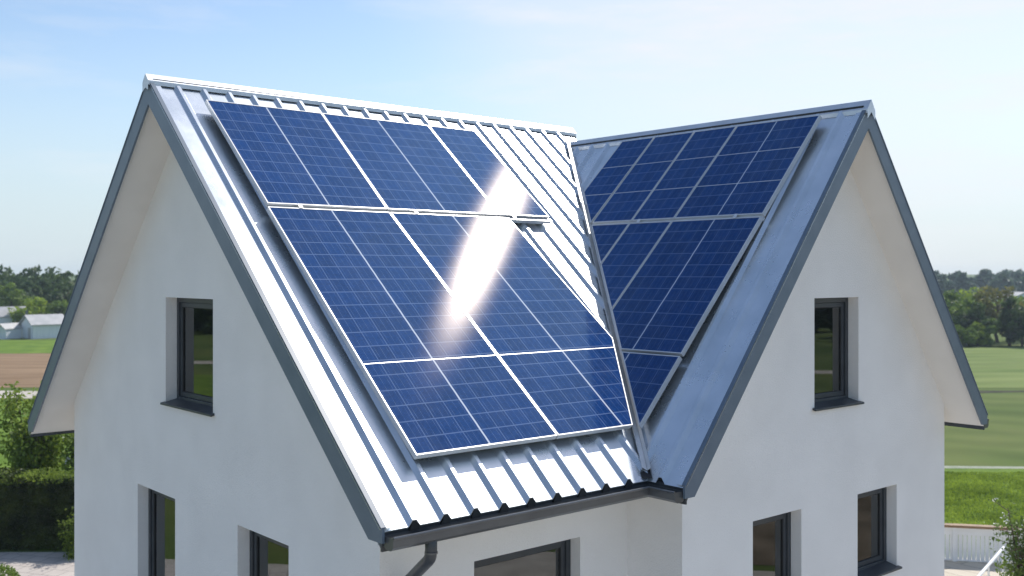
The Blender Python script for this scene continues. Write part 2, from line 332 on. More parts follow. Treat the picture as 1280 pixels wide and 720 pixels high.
WX, WYr, WYl = 4.532, 6.89, 14.28       # wing one: gable wall plane, side walls
WY, WXl, WXr = 6.197, 7.40, 12.41       # wing two
house = tag(empty('house', (8 * ct - 9.5 * st, 8 * st + 9.5 * ct, 0), TH),
            'large white rendered gabled house with a V shaped grey steel roof carrying solar panels', 'house')

# ---- walls with holes
GW = [(-0.262, -1.425), (-2.465, -3.42)]          # window heights: attic, first floor
def wall_with_holes(mb, outline, holes, fn, depth=0.145):
    loops = [[Vector((a, z, 0)) for a, z in outline]] + [[Vector((a0, z0, 0)), Vector((a0, z1, 0)), Vector((a1, z1, 0)), Vector((a1, z0, 0))] for a0, a1, z0, z1 in holes]
    flat = [p for l in loops for p in l]
    for tri in geometry.tessellate_polygon(loops):
        mb.poly([fn(flat[i].x, 0, flat[i].y) for i in tri])
    for a0, a1, z0, z1 in holes:
        for (p, q) in (((a0, z0), (a0, z1)), ((a0, z1), (a1, z1)), ((a1, z1), (a1, z0)), ((a1, z0), (a0, z0))):
            mb.poly([fn(p[0], 0, p[1]), fn(q[0], 0, q[1]), fn(q[0], depth, q[1]), fn(p[0], depth, p[1])])
f_g1 = lambda a, r, z: H(WX + r, a, z)            # gable wall one: a = Y, inwards = +X
f_g2 = lambda a, r, z: H(a, WY + r, z)            # gable wall two: a = X, inwards = +Y
f_ew = lambda a, r, z: H(a, WYr + r, z)           # eaves wall
win1 = [(9.97, 11.19, GW[0][1], GW[0][0]), (10.93, 12.02, -3.95, GW[1][0]), (8.38, 9.41, -3.95, GW[1][0])]
win2 = [(9.56, 10.43, GW[0][1], GW[0][0]), (8.48, 9.32, GW[1][1], GW[1][0]), (10.41, 11.26, GW[1][1], GW[1][0])]
win3 = [(5.49, 6.76, -3.95, GW[1][0])]
mb = MB()
z_u = lambda z: z - T + 0.004
wall_with_holes(mb, [(WYr, -G), (WYl, -G), (WYl, z_u(zr1(WYl))), (y1, z_u(h1)), (WYr, z_u(zr1(WYr)))], win1, f_g1)
wall_with_holes(mb, [(WXl, -G), (WXr, -G), (WXr, z_u(zr2(WXr))), (x2, z_u(h2)), (WXl, z_u(zr2(WXl)))], win2, f_g2)
wall_with_holes(mb, [(WX, -G), (WXl, -G), (WXl, z_u(zr1(WYr))), (WX, z_u(zr1(WYr)))], win3, f_ew)
mb.poly([H(WXl, WY, -G), H(WXl, WYr, -G), H(WXl, WYr, z_u(zr2(WXl))), H(WXl, WY, z_u(zr2(WXl)))])
YBW = YB - 0.45
mb.poly([H(WXr, WY, -G), H(WXr, YBW, -G), H(WXr, YBW, z_u(zr2(WXr))), H(WXr, WY, z_u(zr2(WXr)))])
mb.poly([H(WX, WYl, -G), H(WXr, WYl + 0.002, -G), H(WXr, WYl + 0.002, z_u(zr1(WYl))), H(WX, WYl, z_u(zr1(WYl)))])
mb.poly([H(WXl, YBW, -G), H(WXr, YBW, -G), H(WXr, YBW, z_u(zr2(WXr))), H(x2, YBW, z_u(h2)), H(WXl, YBW, z_u(zr2(WXl)))])
mb.build('wall', M['render'], house)
fl = MB()
for z in (-2.1, -4.6): fl.box((WX + 0.25, WYr + 0.25, z - 0.15), (WXr - 0.25, WYl - 0.25, z), H)
fl.build('floor_slab', M['floor'], house)

# ---- windows
def ring(mb, fn, a0, a1, z0, z1, w, r0, r1):
    for (p, q, s_, t_) in ((a0, z0, a0 + w, z1), (a1 - w, z0, a1, z1), (a0 + w, z0, a1 - w, z0 + w), (a0 + w, z1 - w, a1 - w, z1)):
        mb.box((p, r0, q), (s_, r1, t_), fn)
def window(fn, a0, a1, z0, z1, sill=True, split=False):
    g = 0.002; a0 += g; a1 -= g; z0 += g; z1 -= g
    f = MB(); ring(f, fn, a0, a1, z0, z1, 0.055, 0.125, 0.20)
    if split: f.box(((a0 + a1) / 2 - 0.03, 0.125, z0 + 0.055), ((a0 + a1) / 2 + 0.03, 0.20, z1 - 0.055), fn)
    fo = f.build('window', M['anth'], house, bevel=0.006)
    s_ = MB(); ring(s_, fn, a0 + 0.057, a1 - 0.057, z0 + 0.057, z1 - 0.057, 0.05, 0.143, 0.185); s_.build('sash', M['anth'], fo, bevel=0.005)
    b_ = MB(); ring(b_, fn, a0 + 0.107, a1 - 0.107, z0 + 0.107, z1 - 0.107, 0.008, 0.155, 0.162); b_.build('glazing_seal', M['dark'], fo)
    cv = MB(); ca, cb = (a1 - 0.11 - (a1 - a0 - .2) * 0.30, a1 - 0.10); nn = 24
    for i in range(nn):
        u0, u1 = ca + (cb - ca) * i / nn, ca + (cb - ca) * (i + 1) / nn; w0_, w1_ = 0.24 + 0.014 * math.sin(i * 1.9), 0.24 + 0.014 * math.sin((i + 1) * 1.9)
        cv.poly([fn(u0, w0_, z0), fn(u1, w1_, z0), fn(u1, w1_, z1), fn(u0, w0_, z1)])
    cv.build('curtain', M['curtain'], fo, smooth=True)
    p_ = MB(); p_.box((a0 + 0.105, 0.163, z0 + 0.105), (a1 - 0.105, 0.168, z1 - 0.105), fn); p_.build('pane', M['glass'], fo)
    if sill:
        k = MB(); k.hexa([fn(a0 - 0.05, -0.045, z0 - 0.035), fn(a1 + 0.05, -0.045, z0 - 0.035), fn(a1 - 0.0, 0.14, z0 - 0.0), fn(a0 + 0.0, 0.14, z0 - 0.0)],
                        [fn(a0 - 0.05, -0.045, z0 - 0.012), fn(a1 + 0.05, -0.045, z0 - 0.012), fn(a1 - 0.0, 0.14, z0 + 0.03), fn(a0 + 0.0, 0.14, z0 + 0.03)])
        k.build('sill', M['anth'], fo, bevel=0.004)
for i, w in enumerate(win1): window(f_g1, *w)
for i, w in enumerate(win2): window(f_g2, *w)
window(f_ew, *win3[0])

# ---- roof sheets with trapezoid ribs
PITCH, RIB = 0.288, 0.034
def profile(a, b, first):
    """list of (coordinate, height) from a to b"""
    pts = [(a, 0)]; c = first
    while c < b - 0.05:
        if c > a + 0.05: pts += [(c - 0.052, 0), (c - 0.017, RIB), (c + 0.017, RIB), (c + 0.052, 0)]
        c += PITCH
        # small stiffening bead between ribs
    return pts + [(b, 0)]
n1z, n2z = math.hypot(1, k1), math.hypot(1, k2)
roof_m = MB()
pr1 = profile(x1 + 0.012, XE, x1 + 0.29)
extra = [xE, x2]
def split_profile(pr, extra):
    out = []
    for (p, q) in zip(pr, pr[1:]):
        out.append(p)
        for x in extra:
            if p[0] < x < q[0]: out.append((x, p[1] + (q[1] - p[1]) * (x - p[0]) / (q[0] - p[0])))
    return out + [pr[-1]]
pr1 = split_profile(pr1, extra)
TK = 0.006
for (p, q) in zip(pr1, pr1[1:]):
    hz = (p[1] * n1z, q[1] * n1z)
    yp, yq = valley_y(p[0]), valley_y(q[0])
    if p[0] < xE: yp = yq = yE - 0.02
    pts = [H(p[0], yp, zr1(yp) + hz[0]), H(q[0], yq, zr1(yq) + hz[1]), H(q[0], y1, h1 + hz[1]), H(p[0], y1, h1 + hz[0])]
    roof_m.poly(pts)
    if q[0] <= xE + 0.1:       # sheet edge thickness at the eave
        roof_m.poly([pts[0] - Vector((0, 0, TK)), pts[1] - Vector((0, 0, TK)), pts[1], pts[0]])
pr2 = split_profile(profile(y2 + 0.012, VT[1], y2 + 0.29), [yE])
for (p, q) in zip(pr2, pr2[1:]):
    hz = (p[1] * n2z, q[1] * n2z)
    xp, xq = valley_x(p[0]), valley_x(q[0])
    if p[0] < yE: xp = xE - 0.02
    if q[0] <= yE: xq = xE - 0.02
    roof_m.poly([H(xp, p[0], zr2(xp) + hz[0]), H(x2, p[0], h2 + hz[0]), H(x2, q[0], h2 + hz[1]), H(xq, q[0], zr2(xq) + hz[1])])
# slopes turned away from the street
vfy = y1 + (h1 - h2) / k1L
def far_x(y): return x2 if y <= vfy else x2 - (zr1(vfy) - zr1(y)) / k2
roof_m.poly([H(x1 + 0.012, y1, h1), H(XE, y1, h1), H(x2, vfy, h2), H(far_x(YB), YB, zr1(YB)), H(x1 + 0.012, YB, zr1(YB))])
roof_m.poly([H(x2, vfy, h2), H(x2, YB, h2), H(far_x(YB), YB, zr1(YB))])
prf = profile(y2 + 0.012, YB, y2 + 0.29)
for (p, q) in zip(prf, prf[1:]):
    xr = x2 + w2R
    roof_m.poly([H(x2, p[0], h2 + p[1] * 1.4), H(xr, p[0], e2R + p[1] * 1.4), H(xr, q[0], e2R + q[1] * 1.4), H(x2, q[0], h2 + q[1] * 1.4)])
yc0, yc1 = y1 - (h1 - zr2(XE)) / k1, y1 + (h1 - zr2(XE)) / k1L
roof_m.poly([H(XE, yc0, zr2(XE)), H(XE, yc1, zr2(XE)), H(XE, y1, h1)])
roof = roof_m.build('roof', M['steel'], house)

# flat verge strips lying over the sheet along the rakes
v_ = MB()
def strip1(xa, xb, dz, side=0):
    v_.prism([H(xa, yE - 0.02, zr1(yE - 0.02) + dz), H(xb, yE - 0.02, zr1(yE - 0.02) + dz), H(xb, y1, h1 + dz), H(xa, y1, h1 + dz)], (0, 0, 0.006))
strip1(x1 - 0.012, x1 + 0.10, 0.016)
v_.build('verge_trim', M['steel'], roof); v_ = MB()
v_.prism([H(xE - 0.02, y2 - 0.012, zr2(xE - 0.02) + 0.016), H(xE - 0.02, y2 + 0.10, zr2(xE - 0.02) + 0.016), H(x2, y2 + 0.10, h2 + 0.016), H(x2, y2 - 0.012, h2 + 0.016)], (0, 0, 0.006))
v_.build('verge_trim', M['steel'], roof)

# soffit and fascia
s_ = MB()
def soff(pts): s_.poly([H(x, y, z - T) for x, y, z in pts])
g = 0.02
soff([(x1 + g, yE, e), (xE, yE, e), (x2, VT[1], h2), (XE, y1, h1), (x1 + g, y1, h1)])
soff([(x1 + g, y1, h1), (XE, y1, h1), (x2, vfy, h2), (far_x(YB), YB, zr1(YB)), (x1 + g, YB, zr1(YB))])
soff([(xE, y2 + g, e), (x2, y2 + g, h2), (x2, VT[1], h2), (xE, yE, e)])
soff([(x2, y2 + g, h2), (x2 + w2R, y2 + g, e2R), (x2 + w2R, YB, e2R), (x2, YB, h2)])
s_.build('soffit', M['soffit'], roof)
def board(p, q, top, bot, thick):
    fa = MB()
    fa.hexa([H(p[0], p[1], p[2] - bot), H(q[0], q[1], q[2] - bot), H(q[0] + thick[0], q[1] + thick[1], q[2] - bot), H(p[0] + thick[0], p[1] + thick[1], p[2] - bot)],
            [H(p[0], p[1], p[2] - top), H(q[0], q[1], q[2] - top), H(q[0] + thick[0], q[1] + thick[1], q[2] - top), H(p[0] + thick[0], p[1] + thick[1], p[2] - top)])
    fa.build('fascia', M['anth'], roof)
board((x1 + g, yE, e), (xE, yE, e), 0.012, T + 0.004, (0, 0.02))
board((xE, y2 + g, e), (xE, yE, e), 0.012, T + 0.004, (0.02, 0))
board((x1 + g, YB, e1L), (x2 - 2, YB, e1L), 0.012, T + 0.02, (0, -0.02))
board((x2 + w2R, y2 + g, e2R), (x2 + w2R, YB, e2R), 0.012, T + 0.02, (-0.02, 0))

# barge boards, one per rake
BT, BB = 0.030, 0.235
def barge(p, q, th):
    b_ = MB(); (xa, ya, za), (xb, yb, zb) = p, q; tx, ty = th
    cut = 0.075; f = 1 - (BB - cut) / (za - zb)          # level cut at the lower end
    xm, ym = xa + (xb - xa) * f, ya + (yb - ya) * f
    off = H(tx, ty, 0) - H(0, 0, 0)
    b_.prism([H(xa, ya, za + BT), H(xb, yb, zb + BT), H(xb, yb, zb - cut), H(xm, ym, zb - cut), H(xa, ya, za - BB)], off)
    l_ = MB()
    A_ = lambda k, x, y, z: H(x + tx * k, y + ty * k, z)
    l_.hexa([A_(-.4, xa, ya, za + BT + .001), A_(-.4, xb, yb, zb + BT + .001), A_(1.6, xb, yb, zb + BT + .001), A_(1.6, xa, ya, za + BT + .001)],
            [A_(-.4, xa, ya, za + BT + .012), A_(-.4, xb, yb, zb + BT + .012), A_(1.6, xb, yb, zb + BT + .012), A_(1.6, xa, ya, za + BT + .012)])
    b_.v += []; n0 = len(b_.v); b_.v += l_.v; b_.f += [tuple(n0 + q_ for q_ in f_) for f_ in l_.f]; b_.uv += l_.uv
    b_.build('barge_board', M['barge'], roof)
barge((x1, y1, h1), (x1, yE - 0.03, zr1(yE - 0.03)), (0.022, 0))
barge((x1, y1, h1), (x1, YB + 0.03, zr1(YB + 0.03)), (0.022, 0))
barge((x2, y2, h2), (xE - 0.03, y2, zr2(xE - 0.03)), (0, 0.022))
barge((x2, y2, h2), (x2 + w2R + 0.03, y2, zr2(x2 + w2R + 0.03)), (0, 0.022))
# wavy sheet ends seen above the rake at the far right
# ridge caps
def ridge(pa, pb, kl, kr, across, w=0.076, up=0.050):
    c_ = MB(); ax, ay = across; (xa, ya), (xb, yb) = pa[:2], pb[:2]; z = pa[2]
    def pt(x, y, o, dz):
        kk = kl if o < 0 else kr
        return H(x + ax * o, y + ay * o, z - abs(o) * kk + dz)
    prof = [(-w, up - 0.045), (-w, up), (0, up + 0.012), (w, up), (w, up - 0.045), (w - 0.008, up - 0.045), (w - 0.008, up - 0.010), (0, up - 0.004), (-w + 0.008, up - 0.010), (-w + 0.008, up - 0.045)]
    n = len(c_.v)
    A = [pt(xa, ya, o, d) for o, d in prof]; B = [pt(xb, yb, o, d) for o, d in prof]
    c_.v += A + B; k = len(prof)
    for i in range(k):
        j = (i + 1) % k; c_.f.append((n + i, n + j, n + k + j, n + k + i)); c_.uv.append(None)
    for (x, y, s) in ((xa, ya, 1), (xb, yb, -1)):    # closed end plate
        c_.poly([pt(x, y, -w, up), pt(x, y, 0, up + 0.012), pt(x, y, w, up), pt(x, y, w, up - 0.10), pt(x, y, 0, -0.07), pt(x, y, -w, up - 0.10)])
    return c_.build('ridge_cap', M['cap'], roof)
ridge((x1 - 0.03, y1, h1), (XE + 0.05, y1, h1), k1, k1L, (0, 1), up=0.064)
ridge((x2, y2 - 0.03, h2), (x2, VT[1] + 0.25, h2), k2, k2R, (1, 0))
ridge((x2, vfy - 0.2, h2), (x2, YB, h2), k2, k2R, (1, 0))
# dark foam closures under the ridge caps
fc = MB()
for s, w in ((-1, 0.062),):
    z0 = h1 - w * k1
    fc.box((x1 + 0.03, y1 - w, z0 - 0.0), (XE, y1 - w + 0.02, z0 + 0.075), H)
    fc.build('ridge_closure', M['dark'], roof); fc = MB()
    z0 = h2 - w * k2
    fc.box((x2 - w, y2 + 0.03, z0 - 0.0), (x2 - w + 0.02, VT[1], z0 + 0.075), H)
fc.build('ridge_closure', M['dark'], roof)
# valley flashing: raised V strip
vf = MB()
def vpt(t, o, dz):
    x = VB[0] + (VT[0] - VB[0]) * t; y = VB[1] + (VT[1] - VB[1]) * t
    d = Vector((VT[0] - VB[0], VT[1] - VB[1])).normalized(); nx, ny = -d.y, d.x    # towards wing one
    xx, yy = x + nx * o, y + ny * o
    z = zr1(yy) if o > 0 else zr2(xx)
    return H(xx, yy, z + dz)
for (oa, ob) in ((0.0, 0.05), (-0.028, 0.0)):
    vf.poly([vpt(0.0, oa, 0.062), vpt(0.0, ob, 0.066), vpt(1, ob, 0.066), vpt(1, oa, 0.062)])
for oa in (0.05, -0.028):
    vf.poly([vpt(0.0, oa, 0.066), vpt(1, oa, 0.066), vpt(1, oa, 0.02), vpt(0, oa, 0.02)])
vf.build('valley_flashing', M['alu'], roof)
vd = MB()
vd.poly([vpt(-0.01, 0.06, 0.012), vpt(0.07, 0.05, 0.012), vpt(0.07, -0.02, 0.012), vpt(-0.01, -0.03, 0.012)])
# dark rubber end piece of each rib at the eave
for i in range(10):
    cx = x1 + 0.29 + i * PITCH
    if cx > xE - 0.02: break
    y = yE - 0.022; z = zr1(y); rc = MB()
    rc.prism([H(cx - 0.042, y, z - 0.03), H(cx - 0.018, y, z + RIB * n1z - 0.004), H(cx + 0.018, y, z + RIB * n1z - 0.004), H(cx + 0.042, y, z - 0.03)], H(0, 0.03, 0) - H(0, 0, 0))
    rc.build('rib_closure', M['dark'], roof)
vd.build('valley_lining', M['dark'], roof)

# gutters: open box channel
def gutter(path_in, path_out, top, depth, name='gutter'):
    m_ = MB(); t_ = 0.010
    # path_in: wall side line, path_out: street side line (lists of xy)
    for i in range(len(path_in) - 1):
        (a, b), (c, d) = (path_in[i], path_in[i + 1]), (path_out[i], path_out[i + 1])
        def mixp(p, q, k): return (p[0] + (q[0] - p[0]) * k, p[1] + (q[1] - p[1]) * k)
        prof = [(0, 0), (0, -depth * .8), (0.25, -depth), (0.72, -depth), (0.97, -depth * .72), (1.0, 0.0)]
        for (k0, z0), (k1_, z1) in zip(prof, prof[1:]):
            p0, p1 = mixp(a, c, k0), mixp(b, d, k0); q0, q1 = mixp(a, c, k1_), mixp(b, d, k1_)
            m_.poly([H(*p0, top + z0), H(*p1, top + z0), H(*q1, top + z1), H(*q0, top + z1)])
            s = 0.06
            p0, p1 = mixp(a, c, k0 * .86 + s), mixp(b, d, k0 * .86 + s); q0, q1 = mixp(a, c, k1_ * .86 + s), mixp(b, d, k1_ * .86 + s)
            m_.poly([H(*p0, top + z0 * .9), H(*p1, top + z0 * .9), H(*q1, top + z1 * .9), H(*q0, top + z1 * .9)])
        m_.tube([H(*c, top), H(*d, top)], 0.011, 8)        # rolled front bead
    for i in (0, len(path_in) - 1):                     # stop ends
        a, c = path_in[i], path_out[i]
        m_.poly([H(a[0] + (c[0] - a[0]) * k, a[1] + (c[1] - a[1]) * k, top + z * 1.02) for k, z in [(0, 0), (0, -depth * .8), (0.25, -depth), (0.72, -depth), (0.97, -depth * .72), (1.0, 0.0)]])
    return m_.build(name, M['gut'], house)
gw, gd, gt = 0.13, 0.095, e - 0.050
gutter([(x1 + 0.03, yE - 0.004), (xE - 0.004, yE - 0.004), (xE - 0.004, y2 + 0.03)],
       [(x1 + 0.03, yE - gw), (xE - gw, yE - gw), (xE - gw, y2 + 0.03)], gt, gd)
gutter([(x2 + w2R + 0.004, y2 + 0.03), (x2 + w2R + 0.004, YB)], [(x2 + w2R + gw, y2 + 0.03), (x2 + w2R + gw, YB)], e2R - 0.075, gd)
gutter([(x1 + 0.03, YB + 0.004), (xE, YB + 0.004)], [(x1 + 0.03, YB + gw), (xE, YB + gw)], e1L - 0.075, gd)
# downpipe
def smooth_path(pts, r=0.07, n=4):
    out = [Vector(pts[0])]
    for a, b, c in zip(pts, pts[1:], pts[2:]):
        a, b, c = Vector(a), Vector(b), Vector(c); p = b + (a - b).normalized() * r; q = b + (c - b).normalized() * r
        for i in range(n + 1):
            t_ = i / n; out.append(p * (1 - t_) ** 2 + b * 2 * t_ * (1 - t_) + q * t_ * t_)
    return out + [Vector(pts[-1])]
dp = MB()
dpx = 4.50
path = [H(dpx, yE - 0.065, gt - 0.02), H(dpx, yE - 0.065, gt - 0.215), H(dpx + 0.20, WYr - 0.10, gt - 0.60), H(dpx + 0.20, WYr - 0.10, -G + 0.05)]
dp.tube(smooth_path(path, 0.07), 0.046, 14)
dpo = dp.build('downpipe', M['anth'], house, smooth=True)
cl = MB()
cl.tube([H(dpx, yE - 0.065, gt - 0.02), H(dpx, yE - 0.065, gt - 0.06)], 0.056, 14)
cl.build('pipe_collar', M['gut'], dpo); cl = MB()
for z in (gt - 0.17,): cl.tube([H(dpx, yE - 0.065, z), H(dpx, yE - 0.065, z - 0.012)], 0.0505, 14)
cl.build('pipe_collar', M['gut'], dpo)
for z in (-3.0, -5.0):
    cl = MB(); cl.tube([H(dpx + 0.20, WYr - 0.10, z), H(dpx + 0.20, WYr - 0.10, z - 0.04)], 0.0535, 14); cl.build('pipe_collar', M['gut'], dpo)

# ------------------------------------------------------------------ solar panels
SL1, SL2 = math.hypot(h1 - e, w1R), math.hypot(h2 - e, w2L)
def F1(s, d, o):      # wing one slope: s along the ridge, d down the slope, o off the surface
    n = Vector((0, -(h1 - e) / SL1, w1R / SL1))
    return H(x1 + s + n.x * o, y1 - d * w1R / SL1 + n.y * o, h1 - d * (h1 - e) / SL1 + n.z * o)
def F2(s, d, o):
    n = Vector((-(h2 - e) / SL2, 0, w2L / SL2))
    return H(x2 - d * w2L / SL2 + n.x * o, y2 + s + n.y * o, h2 - d * (h2 - e) / SL2 + n.z * o)
def clip(poly, a, b, c):       # keep a*s + b*d <= c
    out = []
    for i in range(len(poly)):
        p, q = poly[i], poly[(i + 1) % len(poly)]
        fp, fq = a * p[0] + b * p[1] - c, a * q[0] + b * q[1] - c
        if fp <= 0: out.append(p)
        if fp * fq < 0:
            t_ = fp / (fp - fq); out.append((p[0] + (q[0] - p[0]) * t_, p[1] + (q[1] - p[1]) * t_))
    return out
def area(P): return 0.5 * sum(P[i][0] * P[(i + 1) % len(P)][1] - P[(i + 1) % len(P)][0] * P[i][1] for i in range(len(P)))
def inset(P, w):
    if area(P) < 0: P = P[::-1]
    Q = P[:]
    for i in range(len(P)):
        p, q = P[i], P[(i + 1) % len(P)]; dx, dy = q[0] - p[0], q[1] - p[1]; l = math.hypot(dx, dy)
        if l < 1e-6: continue
        nx, ny = dy / l, -dx / l      # outward
        Q = clip(Q, nx, ny, nx * p[0] + ny * p[1] - w)
    return Q
def offset_verts(P, w):     # mitred inset keeping the vertex count
    if area(P) < 0: P = P[::-1]
    n = len(P); out = []
    for i in range(n):
        a, b, c = P[i - 1], P[i], P[(i + 1) % n]
        d1 = Vector((b[0] - a[0], b[1] - a[1])).normalized(); d2 = Vector((c[0] - b[0], c[1] - b[1])).normalized()
        n1 = Vector((-d1.y, d1.x)); n2 = Vector((-d2.y, d2.x)); m_ = n1 + n2; m_ = m_ / max(m_.dot(n1), 0.3)
        m_ = m_ if m_.length < 2.4 else m_.normalized() * 2.4
        out.append((b[0] + m_.x * w, b[1] + m_.y * w))
    return P, out
def panel(F, s0, s1, d0, d1, ncol, nrow, label, cl_=None, bars=(), lo=0.072, hi=0.122, grp=None, fw=0.011):
    """s0 = (a, b): left edge a + b*d ; s1 likewise. cl_: half planes to keep"""
    S0 = lambda d: s0[0] + s0[1] * d
    S1 = lambda d: s1[0] + s1[1] * d
    P = [(S0(d0), d0), (S1(d0), d0), (S1(d1), d1), (S0(d1), d1)]
    for h in (cl_ or []): P = clip(P, *h)
    # drop near duplicate points
    P = [p for i, p in enumerate(P) if math.dist(p, P[i - 1]) > 0.02]
    P, Q = offset_verts(P, fw)
    cs = sum(p[0] for p in P) / len(P); cd = sum(p[1] for p in P) / len(P)
    root = empty('solar_panel', F(cs, max(p[1] for p in P), 0.0), TH)
    tag(root, label, 'solar panel', grp or 'solar panels on the steel roof')
    fr_ = MB(); n = len(P)
    for i in range(n):
        j = (i + 1) % n
        if math.dist(P[i], P[j]) < 0.02: continue
        fr_.hexa([F(*P[i], lo), F(*P[j], lo), F(*Q[j], lo), F(*Q[i], lo)], [F(*P[i], hi), F(*P[j], hi), F(*Q[j], hi), F(*Q[i], hi)])
    fr_.build('frame', M['alu'], root)
    g_ = MB(); zt = hi - 0.004
    for r in range(nrow):
        da, db = d0 + (d1 - d0) * r / nrow, d0 + (d1 - d0) * (r + 1) / nrow
        R = clip(clip(Q, 0, -1, -da), 0, 1, db)
        if len(R) < 3 or abs(area(R)) < 1e-5: continue
        uvs = [((p[0] - S0(p[1])) / (S1(p[1]) - S0(p[1])) * ncol, (p[1] - d0) / (d1 - d0) * nrow) for p in R]
        pts = [F(*p, zt) for p in R]
        if (pts[1] - pts[0]).cross(pts[2] - pts[1]).z < 0: pts.reverse(); uvs.reverse()
        g_.poly(pts, uvs)
    g_.build('cell_glass', M['solar'], root)
    bk = MB(); bk.poly([F(*p, lo + 0.008) for p in Q]); bk.build('backsheet', M['dark'], root)
    if bars:
        for d in bars:
            b_ = MB()
            R = clip(clip(Q, 0, -1, -(d - 0.004)), 0, 1, d + 0.004)
            if len(R) >= 3: b_.poly([F(*p, zt + 0.0012) for p in R]); b_.build('busbar', M['alu'], root)
    return root
# slope one
vs = (xE - x1) + SL1 * (x2 - xE) / (SL1 * (1 - (h1 - h2) / (h1 - e)))      # not used directly
s_b, d_b = xE - x1, SL1; s_t, d_t = x2 - x1, (h1 - h2) / (h1 - e) * SL1
kv = (s_t - s_b) / (d_b - d_t)            # valley: s = s_b + kv*(SL1-d)
V1c = (1, kv, s_b + kv * SL1 - 0.145)
g1 = 'solar panels on the sunlit left roof slope'
gp = 0.006
panel(F1, (0.445, 0.02), (1.81 - gp, 0.015), 0.43, 2.15, 8, 10, 'solar panel at the top left corner of the left roof slope, nearest the left gable', grp=g1)
panel(F1, (1.81 + gp, 0.015), (3.28 - gp, 0.03), 0.43, 2.15, 8, 10, 'solar panel in the middle of the upper row of the left roof slope', grp=g1)
panel(F1, (3.28 + gp, 0.03), (3.99, 0.055), 0.43, 2.15, 4, 10, 'half width solar panel ending the upper row of the left slope beside bare steel', grp=g1)
panel(F1, (0.42, 0.022), (1.84 - 0.065 * 2.2 - gp, 0.065), 2.205, 5.285, 8, 18, 'tall uncut solar panel at the bottom left of the left roof slope', bars=(4.29,), grp=g1)
panel(F1, (1.84 - 0.065 * 2.2 + gp, 0.065), (3.27, 0.08), 2.205, 5.285, 8, 18, 'tall solar panel cut slanting along the valley at the bottom of the left slope', cl_=[V1c], bars=(4.29,), grp=g1)
# slope two
sb2, st2 = yE - y2, VT[1] - y2
kv2 = (st2 - sb2) / SL2
V2c = (1, kv2, sb2 + kv2 * SL2 - 0.115)
g2 = 'solar panels on the shaded right roof slope'
E0, E1_, E2_, E3, E4, E5 = (0.44, 0.068), (0.98, 0.10), (1.52, 0.13), (2.14, 0.14), (2.77, 0.15), (3.32, 0.17)
lf = lambda E, g_=gp: (E[0] - g_, E[1]); rt = lambda E, g_=gp: (E[0] + g_, E[1])
panel(F2, E0, lf(E2_), 0.18, 1.59, 8, 9, 'solar panel at the top right corner of the right roof slope', grp=g2, bars=(0.65, 1.12))
panel(F2, rt(E2_), lf(E3), 0.18, 1.59, 4, 9, 'narrow solar panel second from the gable edge, right slope top row', grp=g2, bars=(0.65, 1.12))
panel(F2, rt(E3), lf(E4), 0.18, 1.59, 4, 9, 'narrow solar panel third from the gable edge, right slope top row', grp=g2, bars=(0.65, 1.12))
panel(F2, rt(E4), E5, 0.18, 1.59, 4, 9, 'solar panel with slanting corner at the valley end of the right top row', cl_=[V2c], grp=g2, bars=(0.65, 1.12))
panel(F2, E0, lf(E2_), 1.63, 3.38, 8, 11, 'solar panel in the middle row of the right slope, next to the gable edge', grp=g2, cl_=[V2c])
panel(F2, rt(E2_), lf(E3), 1.63, 3.38, 4, 11, 'wedge shaped solar panel in the middle row, cut along the valley', cl_=[V2c], grp=g2)
panel(F2, rt(E3), E4, 1.63, 3.38, 4, 11, 'smallest triangular solar panel at the valley in the middle row of the right slope', cl_=[V2c], grp=g2)
panel(F2, E0, E3, 3.41, 5.1, 12, 10, 'pointed triangular solar panel at the bottom tip of the right slope', cl_=[V2c], grp=g2)
# mounting rails in the joints between the rows
def rail(F, s0, s1, d, label):
    a = F(s0, d, 0.0); root = empty('mounting_rail', a, TH); tag(root, label, 'mounting rail', 'aluminium rails between the panel rows')
    r_ = MB()
    for (da, db, oa, ob) in ((d - 0.020, d + 0.020, 0.046, 0.094), ):
        r_.hexa([F(s0, da, oa), F(s1, da, oa), F(s1, db, oa), F(s0, db, oa)], [F(s0, da, ob), F(s1, da, ob), F(s1, db, ob), F(s0, db, ob)])
    r_.build('rail', M['alu'], root)
    s = s0 + 0.3
    while s < s1 - 0.1:
        c_ = MB()
        c_.hexa([F(s, d - 0.03, 0.1235), F(s + 0.04, d - 0.03, 0.1235), F(s + 0.04, d + 0.03, 0.1235), F(s, d + 0.03, 0.1235)],
                [F(s, d - 0.03, 0.128), F(s + 0.04, d - 0.03, 0.128), F(s + 0.04, d + 0.03, 0.128), F(s, d + 0.03, 0.128)])
        s += 1.36
        c_.build('clamp', M['alu'], root)
rail(F1, 0.50, 4.14, 2.178, 'long aluminium rail between the two panel rows of the left slope, sticking out past them')
rail(F2, 0.56, 3.02, 1.61, 'aluminium rail between the top and middle panel rows of the right slope')

